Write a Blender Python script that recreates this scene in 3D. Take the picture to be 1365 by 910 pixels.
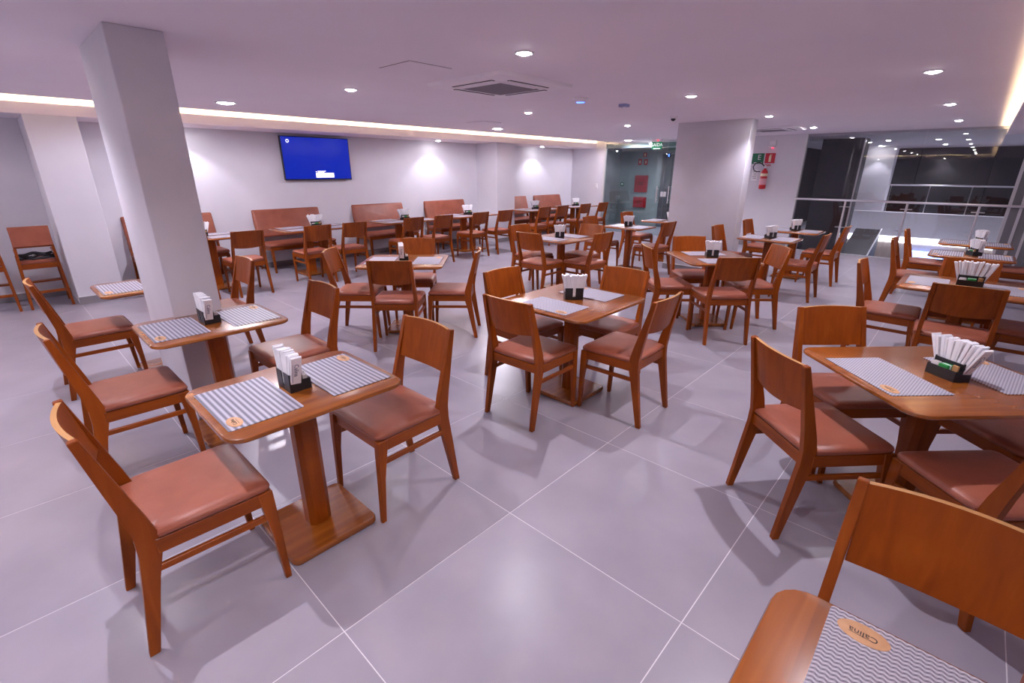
import bpy, bmesh, math, random
from mathutils import Vector, Matrix
random.seed(7)
SC = bpy.context.scene
for o in list(bpy.data.objects): bpy.data.objects.remove(o)
COL = SC.collection
PI = math.pi
R = math.radians

# ------------------------------------------------------------------ camera
F_PX, PITCH, ROLL, YAW = 633.93, 0.345054, 0.003032, 0.818186
cam_d = bpy.data.cameras.new('camera'); cam = bpy.data.objects.new('camera', cam_d); COL.objects.link(cam)
cam_d.sensor_width = 36.0; cam_d.lens = F_PX / 1365 * 36.0; cam_d.clip_start = 0.02; cam_d.clip_end = 200
fw = Vector((math.sin(YAW) * math.cos(PITCH), math.cos(YAW) * math.cos(PITCH), -math.sin(PITCH)))
r0 = Vector((math.cos(YAW), -math.sin(YAW), 0)); u0 = r0.cross(fw)
rt = math.cos(ROLL) * r0 + math.sin(ROLL) * u0; up = -math.sin(ROLL) * r0 + math.cos(ROLL) * u0
cam.matrix_world = Matrix(((rt.x, up.x, -fw.x, -0.5262), (rt.y, up.y, -fw.y, -1.3454), (rt.z, up.z, -fw.z, 1.6205), (0, 0, 0, 1)))
SC.camera = cam

# ------------------------------------------------------------------ world, exposure
w = bpy.data.worlds.new('world'); SC.world = w; w.use_nodes = True
w.node_tree.nodes['Background'].inputs[0].default_value = (0.30, 0.30, 0.42, 1)
w.node_tree.nodes['Background'].inputs[1].default_value = 0.05
vs = SC.view_settings
vs.view_transform = 'Standard'; vs.look = 'None'; vs.gamma = 1.0; vs.use_curve_mapping = False
vs.exposure = 0.62
LIGHT_COL = (0.895, 0.855, 1.0)
DOWN_W = 58.0
PANEL_W = 84.0
WALL_W = 19.0
HC = 2.345                                   # ceiling height

# ------------------------------------------------------------------ helpers
def link(name, me, mat=None, parent=None, loc=(0, 0, 0), rotz=0.0, smooth=False):
    o = bpy.data.objects.new(name, me); COL.objects.link(o)
    o.location = loc; o.rotation_euler = (0, 0, rotz)
    if parent is not None: o.parent = parent
    if me is not None and mat is not None and len(me.materials) == 0: me.materials.append(mat)
    return o
def tag(o, label=None, cat=None, group=None, kind=None):
    if label: o['label'] = label
    if cat: o['category'] = cat
    if group: o['group'] = group
    if kind: o['kind'] = kind
    return o
def thing(name, label, cat, loc=(0, 0, 0), rotz=0.0, group=None):
    o = bpy.data.objects.new(name, None); COL.objects.link(o); o.empty_display_size = 0.1
    o.location = loc; o.rotation_euler = (0, 0, rotz)
    return tag(o, label, cat, group)
def mesh(bm, name='m', smooth=False, angle=None):
    bmesh.ops.recalc_face_normals(bm, faces=bm.faces[:])
    me = bpy.data.meshes.new(name); bm.to_mesh(me); bm.free()
    if smooth:
        me.shade_smooth()
        if angle is not None: me.set_sharp_from_angle(angle=R(angle))
    return me
def box(bm, x0, x1, y0, y1, z0, z1, bev=0.0, seg=1):
    vs_ = [bm.verts.new(p) for p in ((x0, y0, z0), (x1, y0, z0), (x1, y1, z0), (x0, y1, z0), (x0, y0, z1), (x1, y0, z1), (x1, y1, z1), (x0, y1, z1))]
    fs = [bm.faces.new([vs_[i] for i in f]) for f in ((3, 2, 1, 0), (4, 5, 6, 7), (0, 1, 5, 4), (1, 2, 6, 5), (2, 3, 7, 6), (3, 0, 4, 7))]
    if bev > 0:
        es = list({e for f in fs for e in f.edges})
        bmesh.ops.bevel(bm, geom=es, offset=bev, segments=seg, profile=0.5, affect='EDGES')
    return bm
def boxm(x0, x1, y0, y1, z0, z1, bev=0.0, seg=1, name='m'):
    bm = bmesh.new(); box(bm, x0, x1, y0, y1, z0, z1, bev, seg); return mesh(bm, name, bev > 0 and seg > 1, 40)
def boxes(lst, name='m'):
    bm = bmesh.new()
    for b in lst: box(bm, *b)
    return mesh(bm, name)
def prism(bm, pts, axis, a, b, bev=0.0):
    """polygon pts (2-D) extruded along axis from a to b"""
    def P(p, t):
        return {'y': (p[0], t, p[1]), 'x': (t, p[0], p[1]), 'z': (p[0], p[1], t)}[axis]
    A = [bm.verts.new(P(p, a)) for p in pts]; B = [bm.verts.new(P(p, b)) for p in pts]
    n = len(pts); fs = [bm.faces.new(A), bm.faces.new(B[::-1])]
    for i in range(n): fs.append(bm.faces.new((A[i], A[(i + 1) % n], B[(i + 1) % n], B[i])))
    if bev > 0:
        bmesh.ops.bevel(bm, geom=list({e for f in fs for e in f.edges}), offset=bev, segments=1, affect='EDGES')
    return bm
def rrect(w_, d_, r, seg=5, cx=0, cy=0):
    out = []
    for k, (sx, sy) in enumerate(((1, 1), (-1, 1), (-1, -1), (1, -1))):
        for i in range(seg + 1):
            a = PI / 2 * k + PI / 2 * i / seg
            out.append((cx + sx * (w_ / 2 - r) + r * math.cos(a), cy + sy * (d_ / 2 - r) + r * math.sin(a)))
    return out
def loft(bm, loops, cap=True):
    L = [[bm.verts.new(p) for p in lp] for lp in loops]; n = len(L[0])
    for a, b in zip(L, L[1:]):
        for i in range(n): bm.faces.new((a[i], a[(i + 1) % n], b[(i + 1) % n], b[i]))
    if cap: bm.faces.new(L[0][::-1]); bm.faces.new(L[-1])
    return bm
def slab(w_, d_, r, prof, seg=5, name='m', smooth=True):
    """rounded-rectangle slab; prof = [(inset, z), ...] from bottom to top"""
    bm = bmesh.new()
    loft(bm, [[(x, y, z) for x, y in rrect(w_ - 2 * i, d_ - 2 * i, max(r - i, 0.002), seg)] for i, z in prof])
    return mesh(bm, name, smooth, 35)
def tube(bm, pts, rad, n=8, cap=True):
    pts = [Vector(p) for p in pts]; rings = []; prev = None
    rads = rad if isinstance(rad, (list, tuple)) else [rad] * len(pts)
    for i, p in enumerate(pts):
        t = (pts[min(i + 1, len(pts) - 1)] - pts[max(i - 1, 0)]).normalized()
        ref = prev if prev is not None else (Vector((0, 0, 1)) if abs(t.z) < 0.9 else Vector((1, 0, 0)))
        a = (ref - t * ref.dot(t)).normalized(); b = t.cross(a); prev = a
        rings.append([p + rads[i] * (math.cos(2 * PI * k / n) * a + math.sin(2 * PI * k / n) * b) for k in range(n)])
    return loft(bm, rings, cap)
def tubem(pts, rad, n=8, name='m'):
    bm = bmesh.new(); tube(bm, pts, rad, n); return mesh(bm, name, True, 50)
def lathe(prof, n=20, name='m', cap=True):
    bm = bmesh.new()
    loft(bm, [[(r * math.cos(2 * PI * k / n), r * math.sin(2 * PI * k / n), z) for k in range(n)] for r, z in prof], cap)
    return mesh(bm, name, True, 40)
def text_mesh(s, size, extrude=0.0004, align='CENTER'):
    cu = bpy.data.curves.new('txt', 'FONT'); cu.body = s; cu.size = size; cu.extrude = extrude
    cu.align_x = align; cu.align_y = 'CENTER'; cu.resolution_u = 3
    o = bpy.data.objects.new('txt', cu); COL.objects.link(o)
    dg = bpy.context.evaluated_depsgraph_get(); me = bpy.data.meshes.new_from_object(o.evaluated_get(dg))
    bpy.data.objects.remove(o); bpy.data.curves.remove(cu)
    return me
def xform(me, mtx):
    me = me.copy(); me.transform(mtx); return me

# ------------------------------------------------------------------ materials
def new_mat(name):
    m = bpy.data.materials.new(name); m.use_nodes = True; nt = m.node_tree
    return m, nt, nt.nodes['Principled BSDF']
def N(nt, typ, **kw):
    n = nt.nodes.new(typ)
    for k, v in kw.items(): setattr(n, k, v)
    return n
def ramp(nt, stops):
    r = N(nt, 'ShaderNodeValToRGB'); cr = r.color_ramp
    while len(cr.elements) > 1: cr.elements.remove(cr.elements[-1])
    cr.elements[0].position = stops[0][0]; cr.elements[0].color = (*stops[0][1], 1)
    for p, c in stops[1:]:
        e = cr.elements.new(p); e.color = (*c, 1)
    return r
def plain(name, col, rough=0.5, metal=0.0, spec=0.5, emit=0.0, emit_col=None, coat=0.0):
    m, nt, b = new_mat(name)
    b.inputs['Base Color'].default_value = (*col, 1); b.inputs['Roughness'].default_value = rough
    b.inputs['Metallic'].default_value = metal; b.inputs['Specular IOR Level'].default_value = spec
    b.inputs['Coat Weight'].default_value = coat
    if emit > 0:
        b.inputs['Emission Color'].default_value = (*(emit_col or col), 1); b.inputs['Emission Strength'].default_value = emit
    return m
def noisy(name, c1, c2, scale=4.0, rough=0.6, bump=0.0, bscale=200.0, stretch=(1, 1, 1), coord='Object', detail=4, rvar=0.0, spec=0.5, coat=0.0):
    m, nt, b = new_mat(name)
    tc = N(nt, 'ShaderNodeTexCoord'); mp = N(nt, 'ShaderNodeMapping'); mp.inputs['Scale'].default_value = stretch
    nt.links.new(tc.outputs[coord], mp.inputs[0])
    no = N(nt, 'ShaderNodeTexNoise'); no.inputs['Scale'].default_value = scale; no.inputs['Detail'].default_value = detail
    nt.links.new(mp.outputs[0], no.inputs['Vector'])
    rp = ramp(nt, [(0.3, c1), (0.7, c2)]); nt.links.new(no.outputs['Fac'], rp.inputs[0])
    out = rp.outputs[0]
    if rvar > 0:
        oi = N(nt, 'ShaderNodeObjectInfo'); hv = N(nt, 'ShaderNodeHueSaturation')
        mr = N(nt, 'ShaderNodeMapRange'); mr.inputs[3].default_value = 1 - rvar; mr.inputs[4].default_value = 1 + rvar
        nt.links.new(oi.outputs['Random'], mr.inputs[0]); nt.links.new(mr.outputs[0], hv.inputs['Value']); nt.links.new(out, hv.inputs['Color']); out = hv.outputs[0]
    nt.links.new(out, b.inputs['Base Color'])
    b.inputs['Roughness'].default_value = rough; b.inputs['Specular IOR Level'].default_value = spec; b.inputs['Coat Weight'].default_value = coat
    if bump > 0:
        n2 = N(nt, 'ShaderNodeTexNoise'); n2.inputs['Scale'].default_value = bscale; n2.inputs['Detail'].default_value = 3
        nt.links.new(tc.outputs[coord], n2.inputs['Vector'])
        bp = N(nt, 'ShaderNodeBump'); bp.inputs['Strength'].default_value = bump; bp.inputs['Distance'].default_value = 0.002
        nt.links.new(n2.outputs['Fac'], bp.inputs['Height']); nt.links.new(bp.outputs[0], b.inputs['Normal'])
    return m
def wood(name, dark, mid, light, rough=0.34, axis='x', planks=0.0):
    m, nt, b = new_mat(name)
    tc = N(nt, 'ShaderNodeTexCoord'); mp = N(nt, 'ShaderNodeMapping')
    s = {'x': (1.2, 16, 16), 'y': (16, 1.2, 16), 'z': (16, 16, 1.2)}[axis]
    mp.inputs['Scale'].default_value = s
    oi = N(nt, 'ShaderNodeObjectInfo'); ad = N(nt, 'ShaderNodeVectorMath', operation='MULTIPLY_ADD')
    ad.inputs[1].default_value = (1, 1, 1)
    cx = N(nt, 'ShaderNodeCombineXYZ'); mu = N(nt, 'ShaderNodeMath', operation='MULTIPLY'); mu.inputs[1].default_value = 9.0
    nt.links.new(oi.outputs['Random'], mu.inputs[0])
    for i in range(3): nt.links.new(mu.outputs[0], cx.inputs[i])
    nt.links.new(tc.outputs['Object'], mp.inputs[0]); nt.links.new(mp.outputs[0], ad.inputs[0]); nt.links.new(cx.outputs[0], ad.inputs[2])
    no = N(nt, 'ShaderNodeTexNoise'); no.inputs['Scale'].default_value = 1.6; no.inputs['Detail'].default_value = 6; no.inputs['Distortion'].default_value = 0.6
    nt.links.new(ad.outputs[0], no.inputs['Vector'])
    rp = ramp(nt, [(0.28, dark), (0.52, mid), (0.78, light)]); nt.links.new(no.outputs['Fac'], rp.inputs[0])
    hv = N(nt, 'ShaderNodeHueSaturation'); mr = N(nt, 'ShaderNodeMapRange'); mr.inputs[3].default_value = 0.86; mr.inputs[4].default_value = 1.12
    src = oi.outputs['Random']
    if planks > 0:                       # glued boards of slightly different tone
        sp = N(nt, 'ShaderNodeSeparateXYZ'); nt.links.new(tc.outputs['Object'], sp.inputs[0])
        dv = N(nt, 'ShaderNodeMath', operation='DIVIDE'); dv.inputs[1].default_value = planks; nt.links.new(sp.outputs['Y'], dv.inputs[0])
        fl = N(nt, 'ShaderNodeMath', operation='FLOOR'); nt.links.new(dv.outputs[0], fl.inputs[0])
        wn = N(nt, 'ShaderNodeTexWhiteNoise', noise_dimensions='1D'); nt.links.new(fl.outputs[0], wn.inputs['W']); src = wn.outputs['Value']
    nt.links.new(src, mr.inputs[0]); nt.links.new(mr.outputs[0], hv.inputs['Value']); nt.links.new(rp.outputs[0], hv.inputs['Color'])
    nt.links.new(hv.outputs[0], b.inputs['Base Color']); b.inputs['Roughness'].default_value = rough; b.inputs['Specular IOR Level'].default_value = .28
    if planks > 0: b.inputs['Coat Weight'].default_value = .8; b.inputs['Coat Roughness'].default_value = .24; b.inputs['Coat IOR'].default_value = 1.6
    return m
W_D, W_M, W_L = (0.215, 0.040, 0.0015), (0.275, 0.056, 0.002), (0.34, 0.078, 0.004)
M = {}
M['wood_x'] = wood('oak_brown_x', W_D, W_M, W_L, 0.36, 'x')
M['wood_y'] = wood('oak_brown_y', W_D, W_M, W_L, 0.36, 'y')
M['wood_z'] = wood('oak_brown_z', W_D, W_M, W_L, 0.36, 'z')
M['edge_highlight'] = wood('backrest_edge_highlight', (0.45, 0.22, 0.07), (0.55, 0.28, 0.10), (0.62, 0.34, 0.13), 0.45, 'y')  # pale backrest top edge, mostly a painted-in highlight from the ceiling lights
M['top'] = wood('tabletop_wood', (0.25, 0.062, 0.006), (0.33, 0.092, 0.010), (0.41, 0.130, 0.017), 0.24, 'x', 0.11)
M['leather'] = noisy('brown_leather', (0.275, 0.074, 0.040), (0.36, 0.106, 0.060), 7, 0.42, 0.35, 260, rvar=0.08)
M['wall'] = noisy('wall_paint', (0.70, 0.68, 0.735), (0.73, 0.71, 0.765), 3, 0.75, 0.25, 90)
M['column'] = noisy('column_wallcover', (0.56, 0.53, 0.58), (0.60, 0.57, 0.62), 3, 0.7, 0.35, 130, stretch=(1, 1, 1))
M['ceil'] = noisy('ceiling_paint', (0.86, 0.79, 0.86), (0.88, 0.81, 0.88), 2, 0.85)
M['white'] = plain('white_paint', (0.8, 0.79, 0.8), 0.5)
M['tile'] = noisy('porcelain_tile', (0.325, 0.298, 0.355), (0.395, 0.362, 0.425), 2.2, 0.30, 0.0, rvar=0.03, detail=7, spec=0.4)
M['grout'] = plain('grout', (0.80, 0.77, 0.79), 0.8)
M['base'] = noisy('baseboard_tile', (0.24, 0.22, 0.235), (0.29, 0.265, 0.285), 3, 0.3)
M['black'] = plain('black_plastic', (0.012, 0.012, 0.014), 0.35)
M['paper'] = noisy('white_paper', (0.86, 0.85, 0.88), (0.92, 0.91, 0.94), 30, 0.6)
M['steel'] = plain('brushed_steel', (0.84, 0.82, 0.84), 0.34, 0.9)
M['alu'] = plain('aluminium_frame', (0.72, 0.72, 0.74), 0.35, 0.6)
M['navy'] = plain('navy_print', (0.02, 0.03, 0.14), 0.6)
M['ink'] = plain('dark_print', (0.03, 0.02, 0.02), 0.6)
M['green'] = plain('green_sachet', (0.02, 0.33, 0.07), 0.4)
M['tan'] = noisy('tan_leather', (0.62, 0.33, 0.16), (0.70, 0.40, 0.21), 60, 0.55)
M['kraft'] = plain('kraft_paper', (0.50, 0.27, 0.10), 0.6)
M['red'] = plain('red_paint', (0.55, 0.012, 0.02), 0.35)
M['darkred'] = plain('dark_red_cabinet', (0.38, 0.008, 0.02), 0.4)
M['signgreen'] = plain('exit_sign_green', (0.01, 0.16, 0.07), 0.4)
M['exitgreen'] = plain('lit_exit_sign_green', (0.01, 0.2, 0.09), 0.4, emit=.10, emit_col=(.01, .6, .25))
M['exitwhite'] = plain('lit_exit_sign_white', (.85, .9, .87), 0.4, emit=.5, emit_col=(.9, 1, .95))
M['signred'] = plain('sign_red', (0.55, 0.01, 0.03), 0.4)
M['cream'] = plain('cream_print', (0.85, 0.78, 0.55), 0.5)
M['whiteprint'] = plain('white_print', (0.85, 0.85, 0.87), 0.5)
M['lamp'] = plain('downlight_glow', (1, 1, 1), 0.5, emit=90, emit_col=(1.0, 0.97, 1.0))
M['panel'] = plain('panel_light_glow', (1, 1, 1), 0.5, emit=40, emit_col=(1.0, 0.97, 1.0))
M['led'] = plain('warm_led_strip', (1, 0.85, 0.55), 0.5, emit=46, emit_col=(1.0, 0.78, 0.42))
M['dark'] = plain('dark_gap', (0.012, 0.011, 0.012), 0.7)
M['ac'] = plain('ac_white_plastic', (0.86, 0.81, 0.87), 0.45)
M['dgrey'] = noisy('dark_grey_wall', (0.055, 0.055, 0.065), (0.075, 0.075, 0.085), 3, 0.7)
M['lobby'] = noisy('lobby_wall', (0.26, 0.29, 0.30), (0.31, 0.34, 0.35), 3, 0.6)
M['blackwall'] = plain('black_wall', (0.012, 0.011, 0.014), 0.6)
M['fascia'] = plain('gallery_fascia', (0.68, 0.67, 0.74), 0.6)
M['woodpanel'] = noisy('lower_wood_panel', (0.36, 0.29, 0.26), (0.46, 0.38, 0.34), 3, 0.5, stretch=(1, 14, 1))
M['whiteled'] = plain('white_led_strip', (1, 1, 1), 0.5, emit=4.0, emit_col=(0.85, 0.88, 1.0))
M['blueled'] = plain('blue_led', (0.1, 0.2, 1), 0.5, emit=3, emit_col=(0.06, 0.16, 1.0))
M['redled'] = plain('red_led', (1, 0.02, 0.05), 0.5, emit=2.5, emit_col=(1, 0.02, 0.06))
M['greypart'] = noisy('grey_partition', (0.17, 0.165, 0.18), (0.20, 0.195, 0.21), 3, 0.45)

def glass_mat(name, tint, refl=1.0):
    m = bpy.data.materials.new(name); m.use_nodes = True; nt = m.node_tree; nt.nodes.clear()
    out = N(nt, 'ShaderNodeOutputMaterial'); mx = N(nt, 'ShaderNodeMixShader'); tr = N(nt, 'ShaderNodeBsdfTransparent'); gl = N(nt, 'ShaderNodeBsdfGlossy')
    tr.inputs[0].default_value = (*tint, 1); gl.inputs['Roughness'].default_value = 0.0; gl.inputs[0].default_value = (1, 1, 1, 1)
    fr = N(nt, 'ShaderNodeFresnel'); fr.inputs[0].default_value = 1.52
    nt.links.new(fr.outputs[0], mx.inputs[0]); nt.links.new(tr.outputs[0], mx.inputs[1]); nt.links.new(gl.outputs[0], mx.inputs[2]); nt.links.new(mx.outputs[0], out.inputs[0])
    return m
M['glass'] = glass_mat('clear_glass', (0.95, 0.955, 0.965))
M['doorglass'] = glass_mat('green_tint_glass', (0.84, 0.92, 0.92))

def mat_weave(name, pu, pv, dark, light, chain=False):
    """woven vinyl: stripes across local x (period pu) broken by a fine weave along y (period pv)"""
    m, nt, b = new_mat(name)
    tc = N(nt, 'ShaderNodeTexCoord'); sp = N(nt, 'ShaderNodeSeparateXYZ'); nt.links.new(tc.outputs['Object'], sp.inputs[0])
    def wave(sock, per, ph=None):
        mu = N(nt, 'ShaderNodeMath', operation='MULTIPLY'); mu.inputs[1].default_value = 2 * PI / per; nt.links.new(sock, mu.inputs[0])
        src = mu.outputs[0]
        if ph is not None:
            ad = N(nt, 'ShaderNodeMath', operation='ADD'); nt.links.new(src, ad.inputs[0]); nt.links.new(ph, ad.inputs[1]); src = ad.outputs[0]
        s = N(nt, 'ShaderNodeMath', operation='SINE'); nt.links.new(src, s.inputs[0]); return s.outputs[0]
    wv = wave(sp.outputs['Y'], pv)
    ph = N(nt, 'ShaderNodeMath', operation='MULTIPLY'); ph.inputs[1].default_value = 0.9 if chain else 0.25; nt.links.new(wv, ph.inputs[0])
    wu = wave(sp.outputs['X'], pu, ph.outputs[0])
    wf = wave(sp.outputs['X'], pu / 4)
    mul = N(nt, 'ShaderNodeMath', operation='MULTIPLY'); nt.links.new(wv, mul.inputs[0]); nt.links.new(wf, mul.inputs[1])
    s1 = N(nt, 'ShaderNodeMath', operation='MULTIPLY_ADD'); s1.inputs[1].default_value = 0.30 if not chain else 0.35
    s1.inputs[2].default_value = 0.5; nt.links.new(wu, s1.inputs[0])
    s2 = N(nt, 'ShaderNodeMath', operation='MULTIPLY_ADD'); s2.inputs[1].default_value = 0.42 if chain else 0.22; nt.links.new(mul.outputs[0], s2.inputs[0]); nt.links.new(s1.outputs[0], s2.inputs[2])
    rp = ramp(nt, [(0.22, dark), (0.48, tuple((a + c) / 2 for a, c in zip(dark, light))), (0.72, light)]); nt.links.new(s2.outputs[0], rp.inputs[0])
    nt.links.new(rp.outputs[0], b.inputs['Base Color']); b.inputs['Roughness'].default_value = 0.5
    bp = N(nt, 'ShaderNodeBump'); bp.inputs['Strength'].default_value = 0.5; bp.inputs['Distance'].default_value = 0.001
    nt.links.new(s2.outputs[0], bp.inputs['Height']); nt.links.new(bp.outputs[0], b.inputs['Normal'])
    return m
M['mat_stripe'] = mat_weave('striped_woven_vinyl', 0.0212, 0.006, (0.12, 0.112, 0.16), (0.53, 0.51, 0.60))
M['mat_chain'] = mat_weave('chain_woven_vinyl', 0.0105, 0.016, (0.13, 0.11, 0.16), (0.66, 0.63, 0.70), True)

def mat_dots(name, pu, pv, dark, light):
    """woven vinyl with rows of dark eyelets"""
    m, nt, b = new_mat(name)
    tc = N(nt, 'ShaderNodeTexCoord'); sp = N(nt, 'ShaderNodeSeparateXYZ'); nt.links.new(tc.outputs['Object'], sp.inputs[0]); ws = []
    for ax, per in (('X', pu), ('Y', pv)):
        mu = N(nt, 'ShaderNodeMath', operation='MULTIPLY'); mu.inputs[1].default_value = 2 * PI / per; nt.links.new(sp.outputs[ax], mu.inputs[0])
        sn = N(nt, 'ShaderNodeMath', operation='SINE'); nt.links.new(mu.outputs[0], sn.inputs[0]); ws.append(sn)
    ml = N(nt, 'ShaderNodeMath', operation='MULTIPLY'); nt.links.new(ws[0].outputs[0], ml.inputs[0]); nt.links.new(ws[1].outputs[0], ml.inputs[1])
    rp = ramp(nt, [(0.0, light), (0.30, tuple(.8 * a + .2 * c for a, c in zip(light, dark))), (0.55, dark)]); nt.links.new(ml.outputs[0], rp.inputs[0])
    nt.links.new(rp.outputs[0], b.inputs['Base Color']); b.inputs['Roughness'].default_value = 0.5
    return m
M['mat_dot'] = mat_dots('dotted_woven_vinyl', 0.0165, 0.0135, (0.09, 0.085, 0.12), (0.47, 0.45, 0.53))
# ------------------------------------------------------------------ the room shell
X0, X1, Y0, Y1 = -8.1, 11.4, -2.7, 7.45
T = 0.9
fl = tag(link('floor', boxm(X0 - .15, X1 + .02, Y0 - .15, Y1 + .15, -0.15, -0.0007), M['grout']), kind='structure', label='light grey porcelain tile floor with pale grout lines')
tile_cache = {}
for i in range(-9, 13):
    for j in range(-3, 9):
        a, b_ = max(i * T + .002, X0), min((i + 1) * T - .002, X1)
        c, d = max(j * T + .002, Y0), min((j + 1) * T - .002, Y1)
        if b_ - a < .02 or d - c < .02: continue
        k = (round(b_ - a, 3), round(d - c, 3))
        if k not in tile_cache:
            bm = bmesh.new(); box(bm, -k[0] / 2, k[0] / 2, -k[1] / 2, k[1] / 2, -.006, 0); tile_cache[k] = mesh(bm, 'tile'); tile_cache[k].materials.append(M['tile'])
        link('tile', tile_cache[k], parent=fl, loc=((a + b_) / 2, (c + d) / 2, 0))

def S(name, me, mat, label=None, parent=None, loc=(0, 0, 0)):
    o = link(name, me, mat, parent, loc)
    if parent is None: o['kind'] = 'structure'
    if label: o['label'] = label
    return o
YL, YR = 6.65, -1.45          # front faces of the two dropped soffits
XR = -7.3                     # front face of the rear soffit
ZS, ZL = 2.205, 2.325         # soffit underside, top of its lip
S('wall_back', boxm(X0 - .15, X1 + .15, Y1, Y1 + .15, 0, 2.6), M['wall'], 'pale grey wall behind the benches and the television')
S('wall_right', boxm(X0 - .15, X1 + .15, Y0 - .15, Y0, 0, 2.6), M['wall'], 'pale grey wall along the right side of the room')
S('wall_rear', boxm(X0 - .15, X0, Y0, Y1, 0, 2.6), M['wall'], 'pale grey wall behind the viewer')
# far wall (x = X1): opaque near the corner, glass doors, opaque extinguisher wall, glass wall, grey partition
S('wall_front', boxm(X1, X1 + .12, 6.40, Y1, 0, 2.6), M['wall'], 'short pale wall between the bench corner and the glass doors')
S('wall_far', boxm(X1, X1 + .25, 1.52, 3.9, 0, 2.6), M['wall'], 'pale wall carrying the fire extinguisher')
S('wall_end', boxm(X1, X1 + .12, Y0, -1.80, 0, 2.6), M['greypart'], 'grey partition at the right end of the glass wall')
S('ceiling', boxes([(X0 - .15, X1 + .15, Y0 - .15, Y1 + .15, 2.50, 2.62), (XR + .45, X1 + .15, Y0 - .15, 6.15, HC, 2.52),
                    ]), M['ceil'], 'flat white ceiling with raised light coves along its edges')
S('trim_1', boxes([(X0, X1, YL, Y1, ZS, ZL - .06), (X0, X1, YL, YL + .03, ZL - .06, ZL)]), M['ceil'], 'dropped soffit over the bench wall with a cove lip')
S('trim_2', boxes([(X0, X1, Y0, YR, ZS, ZS + .012), (X0, X1, YR - .02, YR, ZS + .012, ZS + .055)]), M['ceil'], 'dropped soffit along the right wall with a cove lip')
S('trim_3', boxes([(X0, XR, YR, YL, ZS, ZL - .06), (XR - .03, XR, YR, YL, ZL - .06, ZL)]), M['ceil'], 'dropped soffit at the rear wall with a cove lip')
S('trim_4', boxes([(X0, X1, YL + .30, YL + .34, ZL - .06, 2.50)]), M['white'], 'white back of the bench wall light cove')
S('trim_6', boxes([(XR - .34, XR - .30, YR, YL, ZL - .06, 2.50)]), M['white'], 'white back of the rear light cove')
for nm, me, lb in (('led_strip', boxm(X0 + .8, X1 - .02, YL + .09, YL + .115, ZL - .058, ZL - .05), 'warm white light strip in the cove above the bench wall'),
                   ('led_strip', boxm(X0 + .8, X1 - .02, YR - .085, YR - .06, ZS + .014, ZS + .022), 'warm white light strip in the cove at the right'),
                   ('led_strip', boxm(XR - .115, XR - .09, YR + .02, YL - .02, ZL - .058, ZL - .05), 'warm white light strip in the rear cove behind the viewer')):
    tag(link(nm, me, M['led']), lb, 'light strip', 'cove light strips')
# pilasters and columns, baseboards with a thin white cap line
def column(name, x0, x1, y0, y1, top, mat, label):
    c = S(name, boxm(x0, x1, y0, y1, 0, top, .004), mat, label)
    return c
def baseboard(name, x0, x1, y0, y1, label, parent=None):
    b_ = S(name, boxm(x0, x1, y0, y1, 0, .095), M['base'], label)
    g = .003
    link('cap', boxm(x0 - g if x1 - x0 < y1 - y0 else x0, x1 + g if x1 - x0 < y1 - y0 else x1, y0 - g if y1 - y0 <= x1 - x0 else y0, y1 + g if y1 - y0 <= x1 - x0 else y1, .095, .102), M['white'], b_)
    return b_
column('square_column', .116, .39, 2.19, 3.00, HC, M['column'], 'free-standing grey square column behind the second two-seat table')
column('broad_column', 7.42, 7.68, 1.31, 2.44, HC, M['column'], 'broad grey column in the middle distance')
column('pilaster', -.01, .46, YL, Y1, ZS, M['wall'], 'wall pilaster beside the wooden high chairs')
column('pilaster', 7.62, 8.22, YL + .12, Y1, ZS, M['wall'], 'wall pilaster between the fourth and fifth benches')
baseboard('baseboard_back', X0, X1, Y1 - .012, Y1, 'grey tile baseboard with white cap along the back wall')
baseboard('baseboard_front', X1 - .012, X1, 6.40, Y1 - .02, 'grey tile baseboard of the short corner wall')
baseboard('baseboard_far', X1 - .012, X1, 1.52, 3.9, 'grey tile baseboard under the extinguisher')
baseboard('baseboard_right', X0, X1, Y0, Y0 + .012, 'grey tile baseboard along the right wall')
baseboard('baseboard_pilaster', -.01, .46, YL - .012, YL, 'grey tile baseboard of the left pilaster')
baseboard('baseboard_pilaster', 7.62, 8.22, YL + .108, YL + .12, 'grey tile baseboard of the right pilaster')
baseboard('baseboard_column', 7.408, 7.42, 1.30, 2.45, 'grey tile baseboard of the broad column')

# ---- glass doors (y 3.9 .. 6.40) with metal frame, header whose pale colour partly paints the cove reflection
S('trim_5', boxm(X1 + .05, X1 + .09, 3.9, 6.33, 2.19, 2.30), M['white'], 'pale header beam over the glass doors, partly standing for the cove reflection')
S('trim_7', boxes([(X1, X1 + .06, 6.33, 6.40, 0, HC), (X1 + .01, X1 + .05, 3.9, 6.33, 2.30, HC)]), M['alu'], 'pale metal frame of the glass doors')
for n_, (a, b_, lb) in enumerate(((5.50, 6.33, 'fixed glass side panel of the doorway'), (4.56, 5.495, 'left glass door leaf with steel pull handle'), (3.905, 4.545, 'right glass door leaf with steel pull handle'))):
    d_ = S('door_%d' % (n_ + 1), boxm(X1 + .025, X1 + .035, a, b_, .012, 2.295), M['doorglass'], lb)
    if n_:
        yy = 4.71 if n_ == 1 else 4.39
        for xx in (X1 - .03, X1 + .09):
            link('handle', tubem([(xx, yy, .84), (xx, yy, 1.26)], .014, 10), M['steel'], d_)
        for zz in (.92, 1.18): link('handle_bolt', tubem([(X1 - .03, yy, zz), (X1 + .09, yy, zz)], .006, 6), M['steel'], d_)
        link('lock_plate', boxm(X1 + .018, X1 + .042, 4.56 if n_ == 1 else 4.48, 4.63 if n_ == 1 else 4.545, 1.0, 1.12), M['alu'], d_)
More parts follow.
